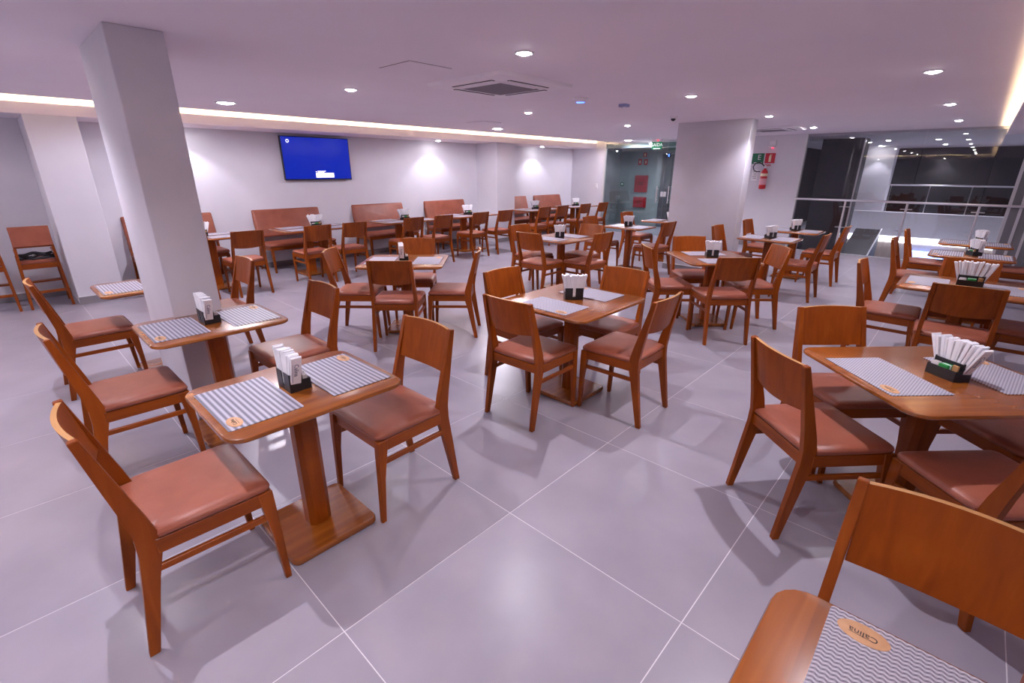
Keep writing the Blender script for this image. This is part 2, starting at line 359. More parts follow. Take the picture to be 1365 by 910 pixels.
# lobby behind the doors
S('wall_lobby', boxes([(13.55, 13.7, 5.0, 7.4, 0, 2.6), (11.52, 13.7, 7.15, 7.3, 0, 2.6), (13.75, 13.9, 3.0, 5.9, 0, 2.6), (11.65, 13.9, 2.9, 3.0, 0, 2.6)]), M['lobby'], 'grey green lobby wall behind the glass doors')
S('floor_lobby', boxm(X1 + .02, 13.9, 2.9, 7.3, -.1, -.002), M['tile'], 'lobby floor behind the glass doors')
S('ceiling_lobby', boxes([(X1 + .13, 13.9, 2.9, 7.3, 2.26, 2.36)]), M['ceil'], 'lobby ceiling behind the glass doors')
S('door_4', boxm(12.2, 13.0, 7.12, 7.15, 0, 2.1, .004), plain('lobby_door_grey', (.30, .33, .35), .5), 'pale grey lobby door on the left')
el = S('door_5', boxes([(13.50, 13.55, 5.05, 5.72, 0, 2.12)]), plain('lift_steel', (.20, .20, .22), .3, .8), 'dark steel lift door in the lobby')
link('seam', boxm(13.494, 13.5, 5.38, 5.39, 0, 2.1), M['dark'], el)

# ---- glass wall (y -1.78 .. 1.50)
wins = ((.57, 1.49), (-.41, .56), (-1.40, -.42), (-1.75, -1.41))
for n_, (a, b_) in enumerate(wins):
    o = S('window_%d' % (n_ + 1), boxm(X1 + .03, X1 + .042, a, b_, .01, HC - .005), M['glass'], ('leftmost', 'second from left', 'third from left', 'narrow rightmost')[n_] + ' clear pane of the tall glass wall')
S('trim_8', boxes([(X1 - .01, X1 + .07, 1.485, 1.52, 0, HC), (X1 + .01, X1 + .06, -1.80, -1.755, 0, HC), (X1 - .012, X1, -1.945, -1.905, 0, HC - .1), (X1 - .012, X1, -2.085, -2.05, 0, HC - .1), (X1 - .01, X1 + .08, -1.78, 1.5, -.004, .014)]), M['alu'], 'pale metal upright frames of the glass wall')
rail = thing('handrail', 'steel handrail with posts along the glass wall', 'railing', (X1 - .08, 0, 0))
link('top_rail', tubem([(0, 1.5, 1.075), (0, -2.4, 1.075)], .022, 12), M['steel'], rail)
for y in (.57, -.415, -1.41):
    p_ = link('post', tubem([(0, y, 0), (0, y, 1.06)], .019, 10), M['steel'], rail)
    for zz in (.55, .95): link('clamp', tubem([(0, y - .09, zz), (0, y + .09, zz)], .008, 6), M['steel'], p_)
# atrium beyond the glass
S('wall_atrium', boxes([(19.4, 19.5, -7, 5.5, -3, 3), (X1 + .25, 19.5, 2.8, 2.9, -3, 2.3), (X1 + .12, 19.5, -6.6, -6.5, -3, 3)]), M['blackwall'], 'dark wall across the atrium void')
S('ceiling_atrium', boxes([(X1 + .05, 19.5, -6.6, 2.8, 2.30, 2.44)]), noisy('atrium_ceiling', (.78, .75, .82), (.82, .79, .86), 2, .7), 'dim ceiling over the atrium')
S('floor_atrium', boxm(X1 + .1, 19.5, -6.6, 2.9, -3.1, -3.0), M['tile'], 'lower floor under the atrium void')
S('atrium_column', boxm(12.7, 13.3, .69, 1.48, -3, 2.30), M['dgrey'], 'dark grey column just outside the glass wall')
link('edge_trim', boxm(12.685, 12.72, .672, .70, -3, 2.30), M['alu'], bpy.data.objects['atrium_column'])
S('gallery_column', boxm(17.2, 17.7, .60, 1.28, -3, 2.30), M['wall'], 'spot-lit pale column across the atrium')
gal = S('gallery_edge', boxes([(16.0, 16.3, -6.5, 1.25, 0.0, .60), (14.9, 16.0, 1.15, 1.25, 0.0, .60), (16.0, 19.4, -6.5, 2.8, -.05, .0)]), M['fascia'], 'pale solid parapet of the gallery across the atrium')
link('light_line', boxm(15.99, 16.05, -6.5, 1.1, -.17, -.02), M['whiteled'], gal)
link('wood_band', boxm(16.05, 16.2, -6.5, 1.15, -3, -.17), M['woodpanel'], gal)
gr = thing('gallery_railing', 'thin steel railing on the parapet across the atrium', 'railing', (16.1, 0, .6))
link('top_rail', tubem([(0, .45, .69), (0, -6.4, .69)], .02, 8), M['steel'], gr)
for k in range(9): link('post', tubem([(0, .40 - .8 * k, 0), (0, .40 - .8 * k, .69)], .013, 6), M['steel'], gr)
sl = bmesh.new(); prism(sl, [(13.4, -.32), (15.0, .22), (15.0, -1.2), (13.4, -1.2)], 'y', .27, .80)
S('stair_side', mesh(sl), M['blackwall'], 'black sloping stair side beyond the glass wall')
link('edge_light', tubem([(13.4, .255, -.30), (15.0, .255, .24)], .016, 6), M['alu'], bpy.data.objects['stair_side'])
tag(link('blue_sign', boxm(15.9, 15.98, -1.05, -.35, -.52, -.34, .02), plain('bright_blue_bar', (.3, .4, 1), .5, emit=4, emit_col=(.22, .38, 1.0))), 'glowing blue light bar low beyond the glass wall', 'light')

# ------------------------------------------------------------------ ceiling lamps
ring_me = lathe([(.044, .0), (.044, -.004), (.056, -.009), (.063, -.006), (.063, .0)], 20); disc_me = lathe([(.044, .0), (.042, -.008), (.030, -.015), (.010, -.019)], 16)
pring_me = lathe([(.085, .0), (.085, -.006), (.105, -.012), (.112, -.008), (.112, .0)], 24); pdisc_me = lathe([(.085, .0), (.082, -.010), (.060, -.018), (.02, -.022)], 24)
for me in (ring_me, pring_me): me.materials.append(M['white'])
disc_me.materials.append(M['lamp']); pdisc_me.materials.append(M['panel'])
def lamp(x, y, z, big, watts, label, group, cone=124, blend=1.0):
    t = thing('ceiling_light' if big else 'downlight', label, 'ceiling light', (x, y, z), 0, group)
    link('trim_ring', pring_me if big else ring_me, None, t); link('diffuser', pdisc_me if big else disc_me, None, t)
    ld = bpy.data.lights.new('lamp', 'SPOT'); ld.energy = watts; ld.color = LIGHT_COL; ld.spot_size = R(cone); ld.spot_blend = blend
    ld.shadow_soft_size = .04 if big else .010
    lo = bpy.data.objects.new('lamp', ld); COL.objects.link(lo); lo.parent = t; lo.location = (0, 0, -.045)
rows = ((1.03, 'the row over the central table'), (3.25, 'the row beyond the air conditioner'), (-.875, 'the row at the right'))
vis = {2.12: 'nearest in view in', 4.68: 'second in view in', 7.22: 'third in view in', 9.69: 'farthest of'}
for y, rn in rows:
    for x in (-5.5, -2.95, -.42, 2.12, 4.68, 7.22, 9.69):
        lb = 'round white recessed downlight, %s %s' % (vis[x], rn) if x in vis else 'round recessed downlight behind the viewer, %s in %s' % ({-.42: 'nearest', -2.95: 'middle one', -5.5: 'rearmost'}[x], rn)
        if y == -.875 and x == 2.12: lb = 'round recessed downlight above the large right table, just out of frame'
        lamp(x, y, HC, False, DOWN_W, lb, 'recessed downlights')
for x, lb in ((-2.9, 'larger round ceiling light over the bench aisle behind the viewer'), (1.64, 'larger round ceiling light right of the square column'), (6.22, 'larger round ceiling light in the middle of the bench aisle'), (10.85, 'larger round ceiling light before the glass doors')):
    lamp(x, 5.35 if x > 5 else 5.18, HC, True, PANEL_W, lb, 'larger ceiling lights', 176, .25)
for x, lb in ((-2.6, 'wall-washing spot in the soffit at the far left'), (1.6, 'wall-washing spot above the first bench'), (6.25, 'wall-washing spot above the fourth bench'), (9.62, 'wall-washing spot above the last two benches')):
    lamp(x, 7.12, ZS, False, WALL_W, lb, 'wall-washing soffit spots', 112, .42)
for i_, (y, lb) in enumerate(((.2, 'left wall-washing spot of the rear soffit'), (2.7, 'middle wall-washing spot of the rear soffit'), (5.0, 'right wall-washing spot of the rear soffit'))):
    lamp(-7.78, y, ZS, False, WALL_W, lb, 'rear wall spots', 112, .42)
lamp(12.4, 5.6, 2.26, True, 75, 'round lobby ceiling light behind the glass doors, left one', 'larger ceiling lights'); lamp(12.6, 4.3, 2.26, True, 50, 'round lobby ceiling light behind the glass doors, right one', 'larger ceiling lights')
lamp(16.9, .95, 2.30, False, 14, 'spot shining down the pale column across the atrium', 'atrium spots', 80, .4)
for x, y, lb in ((14.0, .45, 'first'), (14.2, -.42, 'second'), (16.9, -.42, 'third'), (13.4, -2.3, 'fourth'), (15.6, -3.2, 'fifth')):
    lamp(x, y, 2.30, False, 105, 'added small ceiling light brightening the atrium void, %s of five' % lb, 'atrium spots')  # made-up lamps, added to brighten the atrium ceiling and parapet

# ------------------------------------------------------------------ dining chair (faces +x, origin on the floor under the seat)
def post_x(z):                               # centre line of the rear post
    return -.172 + (z - .45) * (-.0905 / .42) if z > .45 else -.172 - (.45 - z) * (.070 / .45)
def chair_meshes():
    D = {}
    def rear(sy):
        prof = [(-.258, 0), (-.226, 0), (-.164, .30), (-.140, .385), (-.134, .46), (-.152, .53), (-.250, .870), (-.276, .866), (-.216, .56), (-.203, .47), (-.204, .40), (-.222, .26)]
        bm = bmesh.new(); prism(bm, prof, 'y', -.0135, .0135, .003)
        for v in bm.verts: v.co.y += sy * (.204 - .016 * max(0, v.co.z - .1) / .77)
        return mesh(bm, 'rear_leg')
    def front(sy):
        bm = bmesh.new()
        loft(bm, [[(cx + a * hx, sy * cy + b_ * hy, z) for a, b_ in ((-1, -1), (1, -1), (1, 1), (-1, 1))] for cx, cy, hx, hy, z in ((.230, .205, .012, .012, 0), (.219, .207, .016, .015, .24), (.205, .207, .025, .019, .40), (.202, .207, .026, .019, .446))])
        bmesh.ops.bevel(bm, geom=bm.edges[:], offset=.003, segments=1, affect='EDGES')
        return mesh(bm, 'front_leg')
    D['leg'] = [rear(-1), rear(1), front(-1), front(1)]
    def side(sy, z0, z1, xa, xb, t):
        bm = bmesh.new(); box(bm, xa, xb, -t / 2, t / 2, z0, z1, .002)
        for v in bm.verts: v.co.y += sy * (.203 + .008 * (v.co.x + .15) / .35)
        return mesh(bm, 'rail')
    D['seat_rail'] = [side(-1, .388, .446, -.15, .19, .022), side(1, .388, .446, -.15, .19, .022), boxm(.192, .214, -.19, .19, .388, .446, .002), boxm(-.190, -.168, -.186, .186, .388, .446, .002)]
    D['stretcher'] = [side(-1, .316, .342, -.175, .205, .016), side(1, .316, .342, -.175, .205, .016)]
    # curved back panel
    bm = bmesh.new(); n = 10; ZZ = (.640, .70, .76, .82, .870); grid = {}
    for fb in (0, 1):
        for i in range(n + 1):
            t = -1 + 2 * i / n
            for j, z in enumerate(ZZ):
                zz = z - (.004 * t * t if j == 4 else 0) + (0.012 * t * t if j == 0 else 0)
                x = post_x(z) + .004 - .026 * (1 - t * t) + (.008 if fb else -.008)
                grid[fb, i, j] = bm.verts.new((x, t * .1775, zz))
    for i in range(n):
        for j in range(4):
            bm.faces.new((grid[1, i, j], grid[1, i + 1, j], grid[1, i + 1, j + 1], grid[1, i, j + 1]))
            bm.faces.new((grid[0, i, j], grid[0, i, j + 1], grid[0, i + 1, j + 1], grid[0, i + 1, j]))
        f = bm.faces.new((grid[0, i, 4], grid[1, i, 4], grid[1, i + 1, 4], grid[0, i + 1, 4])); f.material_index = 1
        bm.faces.new((grid[0, i, 0], grid[0, i + 1, 0], grid[1, i + 1, 0], grid[1, i, 0]))
    for j in range(4):
        bm.faces.new((grid[0, 0, j], grid[1, 0, j], grid[1, 0, j + 1], grid[0, 0, j + 1])); bm.faces.new((grid[0, n, j], grid[0, n, j + 1], grid[1, n, j + 1], grid[1, n, j]))
    me = mesh(bm, 'backrest', True, 35); me.materials.append(M['wood_z']); me.materials.append(M['edge_highlight']); D['backrest'] = [me]
    # padded seat
    D['seat_cushion'] = [cushion(.446, .042)]
    for k in ('leg',):
        for m_ in D[k]: m_.materials.append(M['wood_z'])
    for k in ('seat_rail', 'stretcher'):
        for q, m_ in enumerate(D[k]): m_.materials.append(M['wood_x'] if q < 2 else M['wood_y'])
    D['seat_cushion'][0].materials.append(M['leather'])
    return D
def cushion(z0, h):
    """pillow-topped seat pad, notched at the rear between the posts"""
    bm = bmesh.new()
    out = []
    def corner(cx, cy, r, a0):
        for i in range(5):
            a = R(a0 + 90 * i / 4); out.append((cx + r * math.cos(a), cy + r * math.sin(a)))
    corner(.200, .196, .030, 0)
    out.extend([(.10, .226), (0, .224), (-.140, .222), (-.142, .187), (-.16, .186)])
    out.append((-.192, .184)); out.append((-.192, 0)); out.append((-.192, -.184))
    out.extend([(-.16, -.186), (-.142, -.187), (-.140, -.222), (0, -.224), (.10, -.226)])
    corner(.200, -.196, .030, -90)
    cx = .02
    loops = []
    for ins, z in ((.012, z0), (.003, z0 + .006), (0, z0 + .016), (.003, z0 + h * .62), (.014, z0 + h * .84), (.04, z0 + h * .96), (.11, z0 + h)):
        loops.append([(cx + (x - cx) * (1 - ins / .21), y * (1 - ins / .22), z) for x, y in out])
    loft(bm, loops, True)
    bmesh.ops.triangulate(bm, faces=[f for f in bm.faces if len(f.verts) > 4])
    return mesh(bm, 'cushion', True, 70)
CH = chair_meshes()
def chair(x, y, ang, label, group):
    t = thing('dining_chair', label, 'chair', (x, y, 0), R(ang), group)
    for nm in ('seat_cushion', 'backrest', 'leg', 'seat_rail', 'stretcher'):
        for me in CH[nm]: link(nm, me, None, t)
    return t

# ------------------------------------------------------------------ tables
top_prof = [(.045, .703), (.006, .715), (0, .720), (0, .728), (.003, .733), (.008, .735)]
TOP2 = slab(.73, .60, .075, top_prof); TOP4 = slab(.85, .77, .075, top_prof); TOPB = slab(1.20, .72, .075, top_prof)
for m_ in (TOP2, TOP4, TOPB): m_.materials.append(M['top'])
BASE = slab(.41, .40, .035, [(.006, .002), (.006, .008), (0, .012), (0, .030), (.004, .036)]); BASE.materials.append(M['top'])
BASEB = slab(.64, .48, .035, [(.006, .002), (.006, .008), (0, .012), (0, .030), (.004, .036)]); BASEB.materials.append(M['top'])
FOOT = lathe([(.012, 0), (.012, .003)], 8); FOOT.materials.append(M['black'])
_bm = bmesh.new(); prism(_bm, [(-.052, -.026), (-.030, -.048), (.030, -.048), (.052, -.026), (.052, .026), (.030, .048), (-.030, .048), (-.052, .026)], 'z', .036, .702); PED = mesh(_bm); PED.materials.append(M['wood_z'])
_bm = bmesh.new(); prism(_bm, [(-.068, -.028), (-.055, -.04), (.055, -.04), (.068, -.028), (.068, .028), (.055, .04), (-.055, .04), (-.068, .028)], 'z', .036, .702); PEDB = mesh(_bm); PEDB.materials.append(M['wood_z'])
def table(kind, x, y, ang, label, group):
    t = thing('dining_table', label, 'table', (x, y, 0), R(ang), group)
    link('tabletop', {'2': TOP2, '4': TOP4, 'b': TOPB}[kind], None, t)
    b_ = link('base_plate', BASEB if kind == 'b' else BASE, None, t)
    if kind == 'b':
        for s in (-1, 1): link('pedestal', PEDB, None, t, (s * .125, 0, 0))
    else: link('pedestal', PED, None, t)
    hx, hy = (.28, .20) if kind == 'b' else (.165, .16)
    for a in (-1, 1):
        for c in (-1, 1): link('foot', FOOT, None, b_, (a * hx, c * hy, 0))
    return t
MAT_ME = {}
for k, mm in (('stripe', M['mat_stripe']), ('chain', M['mat_chain']), ('dot', M['mat_dot'])):
    MAT_ME[k] = slab(.275, .425, .008, [(.0005, 0), (0, .0006), (0, .0022), (.0008, .0028)], 3); MAT_ME[k].materials.append(mm)
    if k == 'chain': pass
PATCH = None
_bm = bmesh.new(); loft(_bm, [[(.026 * s * math.cos(a * PI / 14), .045 * s * math.sin(a * PI / 14), z) for a in range(28)] for s, z in ((1, .0028), (1, .0042), (.97, .0046))]); PATCH = mesh(_bm, 'patch', True, 40); PATCH.materials.append(M['tan'])
PTXT = xform(text_mesh('Calina', .020, .0002), Matrix.Translation((-.003, 0, .0049)) @ Matrix.Rotation(R(90), 4, 'Z')); PTXT.materials.append(M['ink'])
PLINE = boxm(.0085, .0095, -.024, .022, .0046, .0050); PLINE.materials.append(M['ink'])
def placemat(tx, ty, tang, lx, ly, rot, kind, label, group, detail=True, flip=False):
    a = R(tang); wx, wy = tx + lx * math.cos(a) - ly * math.sin(a), ty + lx * math.sin(a) + ly * math.cos(a)
    t = thing('placemat', label, 'placemat', (wx, wy, .7355), a + R(rot), group)
    link('woven_sheet', MAT_ME[kind], None, t)
    # oval patch in the outer corner at the diner's right
    p_ = link('logo_patch', PATCH, None, t, (-.098, -.150, 0)); p_['label'] = 'oval tan leather patch'
    if detail:
        link('lettering', PTXT, None, p_); link('underline', PLINE, None, p_)
    return t

# ------------------------------------------------------------------ caddy, napkins, sachets (local +y = tall rear side with finger slot)
def caddy_meshes():
    bm = bmesh.new(); w2, d2, t = .0625, .045, .003
    box(bm, -w2, w2, -d2, d2, 0, .004)
    # rear wall in two pieces around a finger slot
    box(bm, -w2, -.010, d2 - t, d2, .004, .082); box(bm, .010, w2, d2 - t, d2, .004, .082); box(bm, -.010, .010, d2 - t, d2, .004, .020)
    box(bm, -w2, w2, -d2, -d2 + t, .004, .048); box(bm, -w2, w2, -.010, -.010 + t, .004, .078)
    for s in (-1, 1):
        xa, xb = (s * w2, s * (w2 - t)) if s < 0 else (w2 - t, w2)
        prism(bm, [(-d2 + t, .004), (d2 - t, .004), (d2 - t, .082), (-.012, .082), (-.012, .048), (-d2 + t, .048)], 'x', xa, xb)
    body = mesh(bm); body.materials.append(M['black'])
    sheet = boxm(-.0025, .0025, -.0215, .0215, 0, .160, .0008)
    for v in sheet.vertices: v.co.x *= 1 + 1.15 * v.co.z / .16; sheet.materials.append(M['paper'])
    sach = boxm(-.020, .020, -.0022, .0022, 0, .052, .001); lump = slab(.036, .024, .006, [(.003, 0), (0, .006), (0, .05), (.004, .056)], 2)
    tip = boxm(-.012, .012, -.004, .004, 0, .058, .001)
    return body, sheet, sach, lump, tip
CB, SHEET, SACH, LUMP, TIP = caddy_meshes()
def mcopy(me, m_): c = me.copy(); c.materials.clear(); c.materials.append(m_); return c
SACH_W, SACH_G, LUMP_C, TIP_K = mcopy(SACH, M['paper']), mcopy(SACH, M['green']), mcopy(LUMP, plain('clear_packet', (.55, .5, .5), .2)), mcopy(TIP, M['kraft'])
NTXT = text_mesh('Calina', .026, .0002); NTXT.transform(Matrix.Translation((.0048, 0, .095)) @ Matrix.Rotation(R(90), 4, 'Z') @ Matrix.Rotation(R(90), 4, 'X') @ Matrix.Rotation(R(-90), 4, 'Z')); NTXT.materials.append(M['navy'])
NTXT2 = NTXT.copy(); NTXT2.transform(Matrix.Rotation(PI, 4, 'Z'))
NLINE = boxm(.0036, .0052, -.0150, -.0140, .03, .13); NLINE.materials.append(M['navy'])
NLINE2 = boxm(-.0052, -.0036, .0140, .0150, .03, .13); NLINE2.materials.append(M['navy'])
def caddy(x, y, ang, where, n=19, fan=15, lean=0, green=True, sx=1.0):
    rng = random.Random(int(x * 1000 + y * 77))
    t = thing('caddy', 'black plastic condiment caddy on %s' % where, 'caddy', (x, y, .7355), R(ang), 'black table caddies')
    link('tray', CB, None, t)
    nb = thing('napkin_bundle', 'fanned white napkin packets in caddy on %s' % where, 'napkins', (x, y, .7355), R(ang), 'napkin bundles in the caddies')
    for k in range(n):
        f = -1 + 2 * k / (n - 1)
        s = link('napkin', SHEET, None, nb, (f * .053, .0175 + rng.uniform(-.0012, .0012), .006 + rng.uniform(0, .014)))
        s.rotation_euler = (R(rng.uniform(-1.5, 1.5)), R(f * fan + lean + rng.uniform(-2, 2)), R(rng.uniform(-3, 3)))
        if k == n - 1: link('print', NTXT, None, s); link('print_line', NLINE, None, s)
        if k == 0: link('print', NTXT2, None, s); link('print_line', NLINE2, None, s)
    sb = thing('sachet_set', 'sugar and tea sachets in caddy on %s' % where, 'sachets', (x, y, .7355), R(ang), 'sachets in the caddies')
    link('clear_packet', LUMP_C, None, sb, (-.038, -.0265, .006))
    for k, yy in enumerate((-.036, -.031, -.026, -.020)):
        q = link('sachet', (SACH_G if green else SACH_W) if k != 2 else SACH_W, None, sb, (.004, yy, .010)); q.rotation_euler = (R(8 - 5 * k), 0, 0)
    link('toothpick_box', TIP_K, None, sb, (.044, -.027, .012))
    for q in (t, nb, sb): q.scale = (sx, (1 + sx) / 2, (1 + sx) / 2)
    return t

# table key: (kind, x, y, angle, description)
TBL = {
 'T1': ('2', 0.207, 0.623, 0, 'the nearest left two-seat table'),
 'T2': ('2', 0.253, 1.927, 0, 'the two-seat table before the square column'),
 'T3': ('2', 0.248, 3.451, 0, 'the two-seat table behind the square column'),
 'T4': ('4', 2.242, 0.639, 0, 'the central square table'),
 'T5': ('4', 2.318, 2.851, -45, 'the diamond-turned table left of centre'),
 'T6': ('4', 4.912, 2.800, 0, 'the square table behind the central one'),
 'T7': ('2', 6.845, 2.841, 90, 'the small table left of the broad column'),
 'T16': ('2', 8.167, 2.861, 90, 'the small table half behind the broad column'),
 'T8': ('4', 4.770, 0.618, 45, 'the diamond-turned table before the broad column'),
 'T9': ('2', 6.906, 0.654, 90, 'the small table right of the broad column'),
 'T10': ('2', 8.177, 0.633, 90, 'the small table nearest the extinguisher wall'),
 'T14': ('4', 2.298, -1.401, -45, 'the large diamond-turned table at right'),
 'T11': ('4', 4.841, -1.442, 90, 'the square table by the right edge'),
 'T12': ('2', 6.946, -1.442, 90, 'the nearer table by the glass wall'),
 'T13': ('2', 8.248, -1.462, 90, 'the farther table by the glass wall'),
 'T15': ('2', 0.162, -1.518, 0, 'the cropped table in the bottom right corner'),
 'B1': ('b', 1.392, 6.462, 0, 'the first bench table from the left'),
 'B2': ('b', 3.061, 6.462, 0, 'the second bench table from the left'),
 'B3': ('b', 4.810, 6.462, 0, 'the third bench table from the left'),
 'B4': ('b', 6.417, 6.462, 0, 'the fourth bench table from the left'),
 'B5': ('b', 8.635, 6.462, 0, 'the fifth bench table from the left'),
 'B6': ('b', 10.293, 6.462, 0, 'the sixth bench table from the left'),
}
KIND = {'2': 'two-seat', '4': 'square four-seat', 'b': 'long'}
TLAB = {
 'T1': 'two-seat pedestal table nearest on the left, between two chairs', 'T2': 'two-seat pedestal table standing right before the square column',
 'T3': 'two-seat table mostly hidden behind the square column', 'T4': 'square wooden pedestal table in the centre with four chairs',
 'T5': 'diamond-turned square wooden table left of centre with four chairs', 'T6': 'square wooden table directly behind the central one',
 'T7': 'small wooden table just left of the broad column', 'T16': 'small wooden table half hidden behind the broad column',
 'T8': 'diamond-turned square wooden table before the broad column', 'T9': 'small wooden table right of the broad column, the nearer of two',
 'T10': 'small wooden table nearest the fire extinguisher wall', 'T14': 'large diamond-turned wooden table at the right with black caddy',
 'T11': 'square wooden table by the right edge behind the diamond-turned one', 'T12': 'narrow two-seat table before the glass wall, the nearer of two',
 'T13': 'narrow two-seat table before the glass wall, the farther of two', 'T15': 'wooden table cropped by the bottom right corner',
 'B1': 'long wooden bench table partly hidden by the square column', 'B2': 'long wooden table below the television, second along the bench wall',
 'B3': 'long wooden table third along the bench wall', 'B4': 'long wooden table fourth along the bench wall, left of the pilaster',
 'B5': 'long wooden table fifth along the bench wall, right of the pilaster', 'B6': 'long wooden table last along the bench wall, near the glass doors'}
for k, (kind, x, y, a, ds) in TBL.items():
    table(kind, x, y, a, TLAB[k], {'2': 'two-seat pedestal tables', '4': 'square four-seat pedestal tables', 'b': 'long tables along the bench wall'}[kind])
def C(x, y, ang, side, key, front='wooden leather-seat chair'):
    chair(x, y, ang, '%s, %s of %s' % (front, side, TBL[key][4]), 'wooden dining chairs')
C(-.262, .618, 0, 'left', 'T1'); C(.655, .615, 181, 'right', 'T1')
C(-.225, 1.87, 0, 'left', 'T2'); C(.700, 1.865, 181, 'right', 'T2')
C(-.19, 3.42, 0, 'left', 'T3'); C(.70, 3.37, 180, 'right', 'T3')
C(1.812, .655, 2, 'near left', 'T4'); C(2.298, .200, 91, 'near right', 'T4'); C(2.21, 1.075, -91, 'far left', 'T4'); C(2.675, .61, 181, 'far right', 'T4')
C(1.98, 2.50, 44, 'nearest side', 'T5'); C(1.905, 3.10, -46, 'left', 'T5'); C(2.585, 2.40, 132, 'right', 'T5'); C(2.665, 3.165, -135, 'far side', 'T5')
C(4.42, 2.77, 3, 'near left', 'T6'); C(4.86, 2.32, 88, 'near right', 'T6'); C(4.80, 3.245, -93, 'far left', 'T6'); C(5.33, 2.74, 182, 'far right', 'T6')
C(6.76, 2.34, 88, 'right', 'T7'); C(6.70, 3.29, -91, 'left', 'T7')
C(7.97, 3.31, -92, 'left', 'T16')
C(4.32, .31, 44, 'nearest side', 'T8'); C(4.37, .91, -46, 'left', 'T8'); C(5.01, .25, 132, 'right', 'T8'); C(5.10, .935, -135, 'far side', 'T8')
C(6.82, 1.105, -90, 'left', 'T9'); C(6.73, .20, 90, 'right', 'T9')
C(8.07, 1.09, -90, 'left', 'T10'); C(8.02, .19, 90, 'right', 'T10')
C(1.94, -1.03, -42, 'near left', 'T14'); C(2.565, -1.055, -135, 'far left', 'T14'); C(1.92, -1.66, 45, 'near right', 'T14'); C(2.60, -1.75, 135, 'far right', 'T14')
C(4.77, -.985, -90, 'left', 'T11'); C(4.30, -1.44, 3, 'near side', 'T11'); C(5.29, -1.45, 180, 'far side', 'T11'); C(4.78, -1.90, 90, 'right', 'T11')
C(6.86, -.995, -90, 'left', 'T12'); C(6.83, -1.86, 90, 'right', 'T12')
C(8.10, -1.005, -90, 'left', 'T13'); C(8.12, -1.88, 90, 'right', 'T13')
C(.60, -1.49, 180, 'far side', 'T15')
for k, xs in (('B1', (1.06, 1.73)), ('B2', (2.69, 3.28)), ('B3', (4.38, 5.03)), ('B4', (5.94, 6.62)), ('B5', (7.87, 8.52)), ('B6', (9.42, 10.20))):
    for x, s in zip(xs, ('left-hand chair', 'right-hand chair')):
        C(x, 5.79, 90, s, k)

# placemats
MLAB = 'striped woven placemat with oval patch, %s of %s'
def mats2(k, off, kind, sides):
    kd, x, y, a, ds = TBL[k]
    for s, nm in zip((-1, 1), sides):
        if nm is None: continue
        placemat(x, y, a, s * off, 0.0, 0 if s < 0 else 180, kind, ('striped' if kind == 'stripe' else 'grey') + ' woven placemat with oval patch, %s on %s' % (nm, ds), 'woven placemats', k in ('T1', 'T2', 'T15', 'T14', 'T4'))
mats2('T1', .2, 'stripe', ('left', 'right')); mats2('T2', .2, 'stripe', ('left', 'right')); mats2('T3', .2, 'stripe', ('left', 'right'))
mats2('T4', .235, 'dot', ('near left', 'far right')); mats2('T5', .24, 'dot', ('left', 'right')); mats2('T6', .235, 'dot', ('near left', 'far right'))
mats2('T7', .2, 'dot', ('right', 'left')); mats2('T16', .2, 'dot', ('right', 'left')); mats2('T8', .24, 'dot', ('near side', 'far side'))
mats2('T9', .2, 'dot', ('right', 'left')); mats2('T10', .2, 'dot', ('right', 'left')); mats2('T14', .25, 'dot', ('near left', 'far right'))
mats2('T11', .24, 'dot', ('right', 'left')); mats2('T12', .2, 'stripe', ('right', 'left')); mats2('T13', .2, 'stripe', ('right', 'left'))
kd, x, y, a, ds = TBL['T15']
pm = placemat(x, y, 0, .217, -.015, 180, 'chain', 'grey woven placemat with oval patch on the cropped corner table', 'woven placemats')
for ch in pm.children_recursive:
    if ch.name.startswith('lettering'): ch.rotation_euler = (0, 0, PI)
for k in ('B1', 'B2', 'B3', 'B4', 'B5', 'B6'):
    kd, x, y, a, ds = TBL[k]
    for lx, ly, nm in ((-.29, -.19, 'front left'), (.29, -.19, 'front right'), (-.29, .19, 'back left'), (.29, .19, 'back right')):
        placemat(x, y, 0, lx, ly, 90 if ly < 0 else -90, 'dot', 'grey woven placemat, %s on %s' % (nm, ds), 'woven placemats', False)
# caddies
caddy(0.202, 0.628, 90, 'the nearest left table', lean=-4, green=False)
caddy(0.248, 1.941, 90, 'the table before the square column', lean=-4, green=False)
caddy(2.272, 0.659, 135, 'the central square table', fan=11, sx=1.06)
caddy(2.318, 2.871, 60, 'the diamond table left of centre', green=False, lean=-4)
caddy(4.892, 2.820, 135, 'the table behind the central one', fan=10)
caddy(6.865, 2.871, 110, 'the small table left of the broad column', fan=10)
caddy(8.136, 2.709, 110, 'the table half behind the broad column')
caddy(4.780, 0.633, 125, 'the diamond table before the broad column', fan=10)
caddy(6.926, 0.654, 150, 'the small table right of the broad column', lean=8)
caddy(8.187, 0.654, 150, 'the small table by the extinguisher wall', lean=8)
caddy(2.310, -1.433, -127, 'the large diamond table at right', fan=20, sx=1.03)
caddy(4.831, -1.462, -90, 'the square table by the right edge', fan=16, sx=1.3)
caddy(6.946, -1.462, -150, 'the nearer table before the glass wall', lean=-8)
caddy(8.248, -1.492, -150, 'the farther table before the glass wall', lean=-8)
for k, nm in (('B1', 'first'), ('B2', 'second'), ('B3', 'third'), ('B4', 'fourth'), ('B5', 'fifth'), ('B6', 'sixth')):
    kd, x, y, a, ds = TBL[k]
    caddy(x + .06, y + .05, -12, 'the %s table along the bench wall' % nm, fan=15, sx=1.25)

